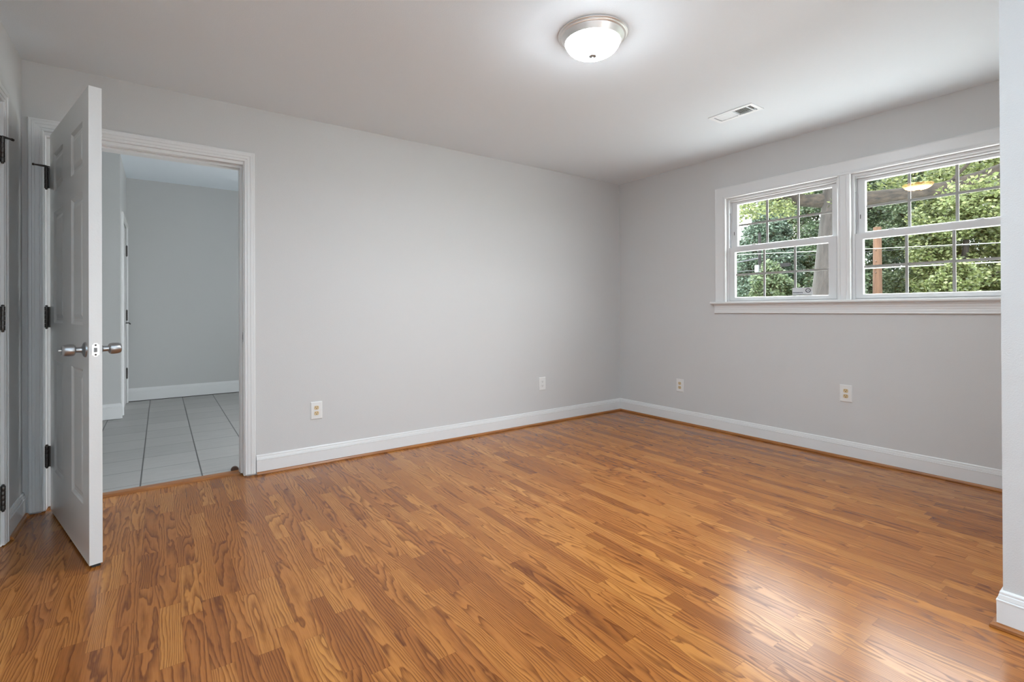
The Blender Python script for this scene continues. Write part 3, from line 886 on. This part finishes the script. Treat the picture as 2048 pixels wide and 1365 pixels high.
# ================================================================ ceiling vent
vent = empty('ceiling_vent', (-.817, -1.795, H), 0, label='white rectangular ceiling register with half its louvres dark', cat='vent')
bm = new_bm()
fx, fy = .0775, .158
ix, iy = .051, .1325
for (a, b, c, d) in ((-fx, -ix, -fy, fy), (ix, fx, -fy, fy), (-ix, ix, -fy, -iy), (-ix, ix, iy, fy)):
    box(bm, a, b, c, d, -.0045, -.0003)
box(bm, -ix, ix, -.0045, .0045, -.0045, .010)
box(bm, -ix, ix, -iy + .026, -iy + .030, -.0045, .004)
obj('vent_frame', bm, 'vent', parent=vent)
for side in (-1, 1):
    n = 10
    for k in range(n):
        c = side * (.012 + k * (iy - .020) / n + .004)
        bm = new_bm()
        # louvre leaning away from the middle
        lean = -.0055 * side
        q = [(-ix, c - lean - .0006, -.0040), (-ix, c - lean + .0006, -.0040), (-ix, c + lean + .0006, .0085), (-ix, c + lean - .0006, .0085)]
        A = [bm.verts.new(v) for v in q]; B = [bm.verts.new((ix, v[1], v[2])) for v in q]
        for i in range(4): bm.faces.new((A[i], A[(i + 1) % 4], B[(i + 1) % 4], B[i]))
        bm.faces.new(A); bm.faces.new(B[::-1])
        obj('louvre', bm, 'vent', parent=vent)
bm = new_bm()
box(bm, .020, .034, -iy + .006, -iy + .010, -.012, .006); box(bm, .018, .036, -iy + .004, -iy + .012, -.014, -.011)
obj('damper_lever', bm, 'vent', parent=vent)
bm = new_bm()
dx0, dx1, dy0, dy1 = VX0 + .817, VX1 + .817, VY0 + 1.795, VY1 + 1.795
box(bm, dx0, dx1, dy0, dy1, .150, .160)
for (a, b, c, d) in ((dx0, dx0 + .003, dy0, dy1), (dx1 - .003, dx1, dy0, dy1), (dx0, dx1, dy0, dy0 + .003), (dx0, dx1, dy1 - .003, dy1)):
    box(bm, a, b, c, d, .012, .150)
obj('duct_boot', bm, 'duct', parent=vent)

# ================================================================ outlets
def outlet(loc, rz, label, recept='almond'):
    """duplex receptacle; built facing local -y"""
    o = empty('wall_outlet', loc, rz, label=label, cat='outlet', group='duplex outlets low on the walls')
    bm = new_bm()
    w, h = .0400, .0620
    a = [(-w, 0, -h), (w, 0, -h), (w, 0, h), (-w, 0, h)]
    b = [(-w, -.003, -h), (w, -.003, -h), (w, -.003, h), (-w, -.003, h)]
    c = [(-w + .005, -.0065, -h + .005), (w - .005, -.0065, -h + .005), (w - .005, -.0065, h - .005), (-w + .005, -.0065, h - .005)]
    R = [[bm.verts.new(v) for v in q] for q in (a, b, c)]
    for p_, q_ in zip(R, R[1:]):
        for i in range(4): bm.faces.new((p_[i], p_[(i + 1) % 4], q_[(i + 1) % 4], q_[i]))
    bm.faces.new(R[0][::-1]); bm.faces.new(R[2])
    obj('cover_plate', bm, 'plate', parent=o)
    for sz in (-1, 1):
        cz = sz * .0195
        bm = new_bm()
        ring = []
        for k in range(28):
            t = 2 * math.pi * k / 28
            x = max(-.0155, min(.0155, .0175 * math.cos(t))); z = max(-.0135, min(.0135, .0160 * math.sin(t)))
            ring.append((x, z))
        A = [bm.verts.new((x, -.0062, cz + z)) for x, z in ring]; B = [bm.verts.new((x, -.0086, cz + z)) for x, z in ring]
        for k in range(28): bm.faces.new((A[k], A[(k + 1) % 28], B[(k + 1) % 28], B[k]))
        bm.faces.new(A); bm.faces.new(B[::-1])
        rc = obj('receptacle', bm, recept, parent=o, label='almond socket face' if recept == 'almond' else None)
        bm = new_bm()
        box(bm, -.0078, -.0056, -.0090, -.0086, cz + .0005, cz + .0085); box(bm, .0056, .0078, -.0090, -.0086, cz + .0015, cz + .0080)
        lathe(bm, [(.0030, -.0090), (.0030, -.0086)], 'y', 12, (0, 0, cz - .0062))
        obj('socket_holes', bm, 'slot', parent=rc)
    bm = new_bm(); lathe(bm, [(0, -.0075), (.003, -.0072), (.0034, -.0064)], 'y', 12, (0, 0, 0), cap=False)
    obj('screw', bm, 'plate', parent=o)
    return o
outlet((-3.150, 0, .380), 0, 'white outlet with almond sockets just right of the open doorway')
outlet((-1.088, 0, .382), 0, 'small white outlet with white sockets on the back wall nearest the far corner', 'plate')
outlet((0, -.755, .357), math.radians(-90), 'white outlet with orange sockets left of the windows near the far corner')
outlet((0, -2.158, .470), math.radians(-90), 'white outlet with yellowish sockets below the gap between the windows')

# ================================================================ outdoors
structure('ground', [(TH + .05, 60, -40, 60, -.35, -.25)], 'grass')
structure('bounce_slab', [(TH + .05, 7.0, -9, 6, -.25, -.20)], 'bounce_pale')  # unseen slab added below the sills to bounce daylight onto the ceiling
structure('bounce_slab_back', [(-7, 3, -12, YB - .2, -.25, -.15)], 'bounce_pale')  # unseen slab added to bounce light in through the back opening
structure('ground_back', [(-30, 10, -40, YB - .2, -.35, -.25)], 'grass')

rng = np.random.default_rng(7)

def leaves(name, centres, radii, per, size, mat, parent, flat=.75):
    """many small folded leaves scattered through clumps; one foliage mesh"""
    C_ = np.repeat(centres, per, axis=0); R_ = np.repeat(radii, per)
    n = len(C_)
    d = rng.normal(size=(n, 3)); d /= np.linalg.norm(d, axis=1)[:, None]
    rr = rng.random(n) ** .45
    P = C_ + d * (rr * R_)[:, None] * np.array([1, 1, flat])
    a = rng.normal(size=(n, 3)); a[:, 2] *= .5; a /= np.linalg.norm(a, axis=1)[:, None]
    b = rng.normal(size=(n, 3)); b -= (b * a).sum(1)[:, None] * a; b /= np.linalg.norm(b, axis=1)[:, None]
    s = size * (0.6 + .8 * rng.random(n))[:, None]
    v = np.empty((n, 4, 3))
    v[:, 0] = P - a * s; v[:, 1] = P + b * s * .55; v[:, 2] = P + a * s; v[:, 3] = P - b * s * .55
    me = bpy.data.meshes.new(name)
    me.vertices.add(n * 4); me.vertices.foreach_set('co', v.reshape(-1))
    me.loops.add(n * 4); me.loops.foreach_set('vertex_index', np.arange(n * 4, dtype=np.int32))
    me.polygons.add(n); me.polygons.foreach_set('loop_start', np.arange(0, n * 4, 4, dtype=np.int32))
    me.polygons.foreach_set('loop_total', np.full(n, 4, dtype=np.int32))
    me.update(calc_edges=True)
    me.materials.append(M[mat])
    o = bpy.data.objects.new(name, me); COL.objects.link(o); o.parent = parent
    return o

def tree(x, y, h, base, rad, mat, label, n_cl=60, per=260, size=.11, trunk_r=.16, group=None, name='tree', cat='tree'):
    t = empty(name, (x, y, -.25), 0, label=label, cat=cat, group=group)
    bm = new_bm()
    top = h * .75
    pts = [(0, 0, 0)]
    for k in range(1, 6): pts.append((rng.normal() * .05 * k, rng.normal() * .05 * k, top * k / 5))
    tube(bm, pts, [trunk_r * (1 - .14 * k) for k in range(6)], 10)
    for k in range(7):
        a = rng.random() * 6.28; z = base + (top - base) * (.1 + .8 * rng.random()); r = rad * (.5 + .4 * rng.random())
        tube(bm, [(0, 0, z * .9), (math.cos(a) * r * .5, math.sin(a) * r * .5, z + .1 * r), (math.cos(a) * r, math.sin(a) * r, z + .35 * r)], [trunk_r * .4, trunk_r * .26, trunk_r * .1], 7)
    obj('trunk', bm, 'bark', parent=t)
    u = rng.random(n_cl) * 6.283; zz = rng.random(n_cl)
    prof = np.sin(np.clip(zz * .93 + .12, 0, 1) * math.pi) ** .6
    rr = rad * prof * np.sqrt(rng.random(n_cl)) * .74
    cen = np.stack([rr * np.cos(u), rr * np.sin(u), base + (h - base) * zz], 1)
    leaves('foliage', cen, rad * (.22 + .10 * rng.random(n_cl)), per, size, mat, t)
    return t

# trees beyond the road, each its own
far = [(20.6, -2.6, 8.6, .4, 2.0, 'leaf_mid', 'mid green tree at the right edge of the right window'),
       (20.2, 1.4, 8.2, .4, 2.0, 'leaf_warm', 'yellow green tree in the middle of the right window'),
       (20.4, 5.3, 8.4, .4, 1.9, 'leaf_dark', 'dark green tree behind the orange utility pole'),
       (21.5, 9.2, 6.9, .4, 1.9, 'leaf_cool', 'bluish green tree at the centre of the left window'),
       (21.8, 13.2, 5.4, .3, 1.9, 'leaf_mid', 'pale tree low against the sky in the left window'),
       (25.0, -5.0, 9.6, .4, 2.3, 'leaf_dark', 'dark tree set back at the far right'),
       (25.2, -.4, 9.8, .4, 2.3, 'leaf_cool', 'cool green tree set back behind the right window'),
       (25.0, 4.0, 9.6, .4, 2.1, 'leaf_mid', 'mid green tree set back behind the orange pole'),
       (25.4, 8.6, 8.6, .4, 2.0, 'leaf_dark', 'dark green tree set back at the right side of the left window'),
       (26.5, 13.6, 5.6, .4, 2.2, 'leaf_cool', 'bluish tree set back at the left side of the left window'),
       (30.5, 18.6, 5.6, .4, 2.4, 'leaf_dark', 'darker tree far off at the left edge of the left window'),
       (30.5, 1.6, 11.0, .4, 2.6, 'leaf_dark', 'tall dark tree furthest back in the right window'),
       (30.5, 6.9, 10.5, .4, 2.4, 'leaf_cool', 'tall cool green tree furthest back behind the orange pole'),
       (30.5, 12.2, 9.5, .4, 2.5, 'leaf_mid', 'mid green tree furthest back in the left window'),
       (30.5, -3.7, 11.0, .4, 2.6, 'leaf_mid', 'tall mid green tree furthest back at the right edge')]
for i, (x, y, h, b, r, mt, lb) in enumerate(far):
    tree(x, y, h, b, r, mt, lb, n_cl=135, per=400, size=.070, group='trees beyond the street')
# shrubs in front of them
near = [(14.4, -2.3, 2.4, 1.25, 'leaf_mid', 'rounded green shrub at the right side of the right window'),
        (14.6, 0.4, 2.5, 1.25, 'leaf_warm', 'yellow green shrub low in the middle of the right window'),
        (14.6, 3.1, 2.5, 1.25, 'leaf_dark', 'dark green shrub beside the orange utility pole'),
        (14.6, 5.75, 2.9, 1.25, 'leaf_mid', 'bright green shrub behind the security sticker'),
        (14.9, 8.5, 2.5, 1.25, 'leaf_cool', 'pale green shrub at the left side of the left window')]
for i, (x, y, h, r, mt, lb) in enumerate(near):
    tree(x, y, h, .2, r, mt, lb, n_cl=60, per=330, size=.060, trunk_r=.06, group='shrubs along the street', name='shrub', cat='shrub')

# big tree close to the house: trunk behind the mullion, one long limb across both windows
bt = empty('tree', (7.22, .74, -.25), 0, label='big grey-barked tree close to the windows with a long sagging limb', cat='tree')
bm = new_bm()
tube(bm, [(.06, .04, 0), (.0, .0, .9), (.02, -.02, 1.7), (.06, -.07, 2.8), (.10, -.12, 3.7), (.12, -.1, 5.2), (.2, .1, 7.4)], [.60, .47, .40, .35, .32, .28, .16], 20)
obj('trunk', bm, 'bark', parent=bt, smooth=True)
bm = new_bm()
tube(bm, [(-.62, 1.45, 3.95), (-.40, 1.0, 3.80), (-.16, .45, 3.62), (.05, -.05, 3.55), (.18, -.45, 3.52), (.33, -1.05, 3.50), (.47, -1.65, 3.52), (.57, -2.25, 3.66), (.66, -3.1, 3.95), (.7, -4.4, 4.4)],
     [.07, .10, .13, .17, .155, .15, .14, .13, .11, .07], 12)
obj('limb', bm, 'bark_limb', parent=bt, smooth=True)
for pts in ([(-.40, 1.0, 3.80), (-.62, 1.7, 3.62), (-.80, 2.4, 3.30), (-.9, 2.9, 3.12)], [(-.62, 1.45, 3.95), (-.9, 2.1, 4.1), (-1.1, 2.9, 4.0)],
            [(-.62, 1.7, 3.62), (-.70, 1.95, 3.25), (-.78, 2.15, 3.0)], [(.47, -1.65, 3.52), (.3, -2.1, 3.95), (.2, -2.5, 4.2)], [(.57, -2.25, 3.66), (.4, -2.6, 3.35), (.3, -2.8, 3.1)]):
    bm = new_bm(); tube(bm, pts, [.035, .024, .014, .008][:len(pts)], 7)
    obj('twig', bm, 'bark_limb', parent=bt)
cl = []
for k in range(60):
    s = rng.random()
    cl.append((-.5 + 1.1 * s + rng.normal() * .35, 1.9 - 5.2 * s + rng.normal() * .25, 4.25 + rng.random() * .9))
for k in range(34): cl.append((-.6 + rng.normal() * .35, .35 + rng.random() * 1.7, 3.35 + rng.random() * 1.1))
for k in range(14): cl.append((.95 + rng.normal() * .15, .2 - rng.random() * 3.0, 3.72 + rng.random() * .35))
for k in range(4): cl.append((-.05 + rng.normal() * .15, 1.2 - rng.random() * 4.0, 3.30 + rng.random() * .25))
leaves('foliage', np.array(cl), np.full(len(cl), .30), 150, .036, 'leaf_warm', bt)

def pole(x, y, h, r, mat, label):
    p = empty('utility_pole', (x, y, -.25), 0, label=label, cat='utility pole')
    bm = new_bm(); tube(bm, [(0, 0, 0), (0, 0, h * .5), (.02, 0, h)], [r, r * .9, r * .78], 18)
    obj('pole_shaft', bm, mat, parent=p, smooth=True)
    return p
p1 = pole(16.9, 3.08, 4.25, .155, 'pole_wood', 'orange-brown wooden utility pole in the right window')
for z in (2.6, 3.0, 3.4):
    bm = new_bm(); tube(bm, [(-.10, 0, z), (-.24, -.02, z + .02)], [.012, .012], 6)
    obj('pole_step', bm, 'dark_metal', parent=p1)
p2 = pole(17.0, 7.40, 4.6, .075, 'pole_dark', 'slim dark utility pole with a pale meter box in the left window')
bm = new_bm(); box(bm, -.16, -.06, -.03, .14, 2.91, 3.22); obj('meter_box', bm, 'box_grey', parent=p2, bevel=.01)
bm = new_bm(); tube(bm, [(-.10, .085, .3), (-.10, .085, 2.92)], [.03, .03], 8); obj('conduit', bm, 'box_grey', parent=p2)
p3 = pole(18.0, 6.95, 3.30, .06, 'pole_dark', 'short dark post with a crossarm in the left window')
bm = new_bm(); box(bm, -.06, .06, -.36, .30, 3.16, 3.32); obj('crossarm', bm, 'pole_dark', parent=p3)

def wire(pts, r, mat, label):
    bm = new_bm(); tube(bm, pts, [r] * len(pts), 6)
    return obj('power_line', bm, mat, label=label, cat='cable', group='overhead lines along the street')
def sag(x, z0, z1, y0, y1, dip, n=14):
    return [(x, y0 + (y1 - y0) * k / n, z0 + (z1 - z0) * k / n - dip * 4 * (k / n) * (1 - k / n)) for k in range(n + 1)]
wire(sag(16.70, 2.62, 2.40, 9.0, -7.0, .02), .017, 'wire_light', 'thick pale cable, lowest of the overhead lines')
wire(sag(16.66, 3.52, 2.75, 9.0, -7.0, .02), .008, 'wire_light', 'thin pale line above the thick pale cable')
wire(sag(17.25, 3.36, 3.02, 9.0, -7.0, .06), .006, 'wire_dark', 'thin dark line, uppermost in the right window')
wire([(16.94, 7.41, 3.26), (16.75, 8.0, 3.17), (16.75, 9.4, 3.05), (16.8, 14, 3.0)], .028, 'wire_dark', 'dark bundled cable left of the slim pole')
wire([(16.94, 7.41, 2.75), (16.75, 9.4, 2.74), (16.8, 14, 2.9)], .014, 'wire_dark', 'dark thin cable low at the left edge of the left window')
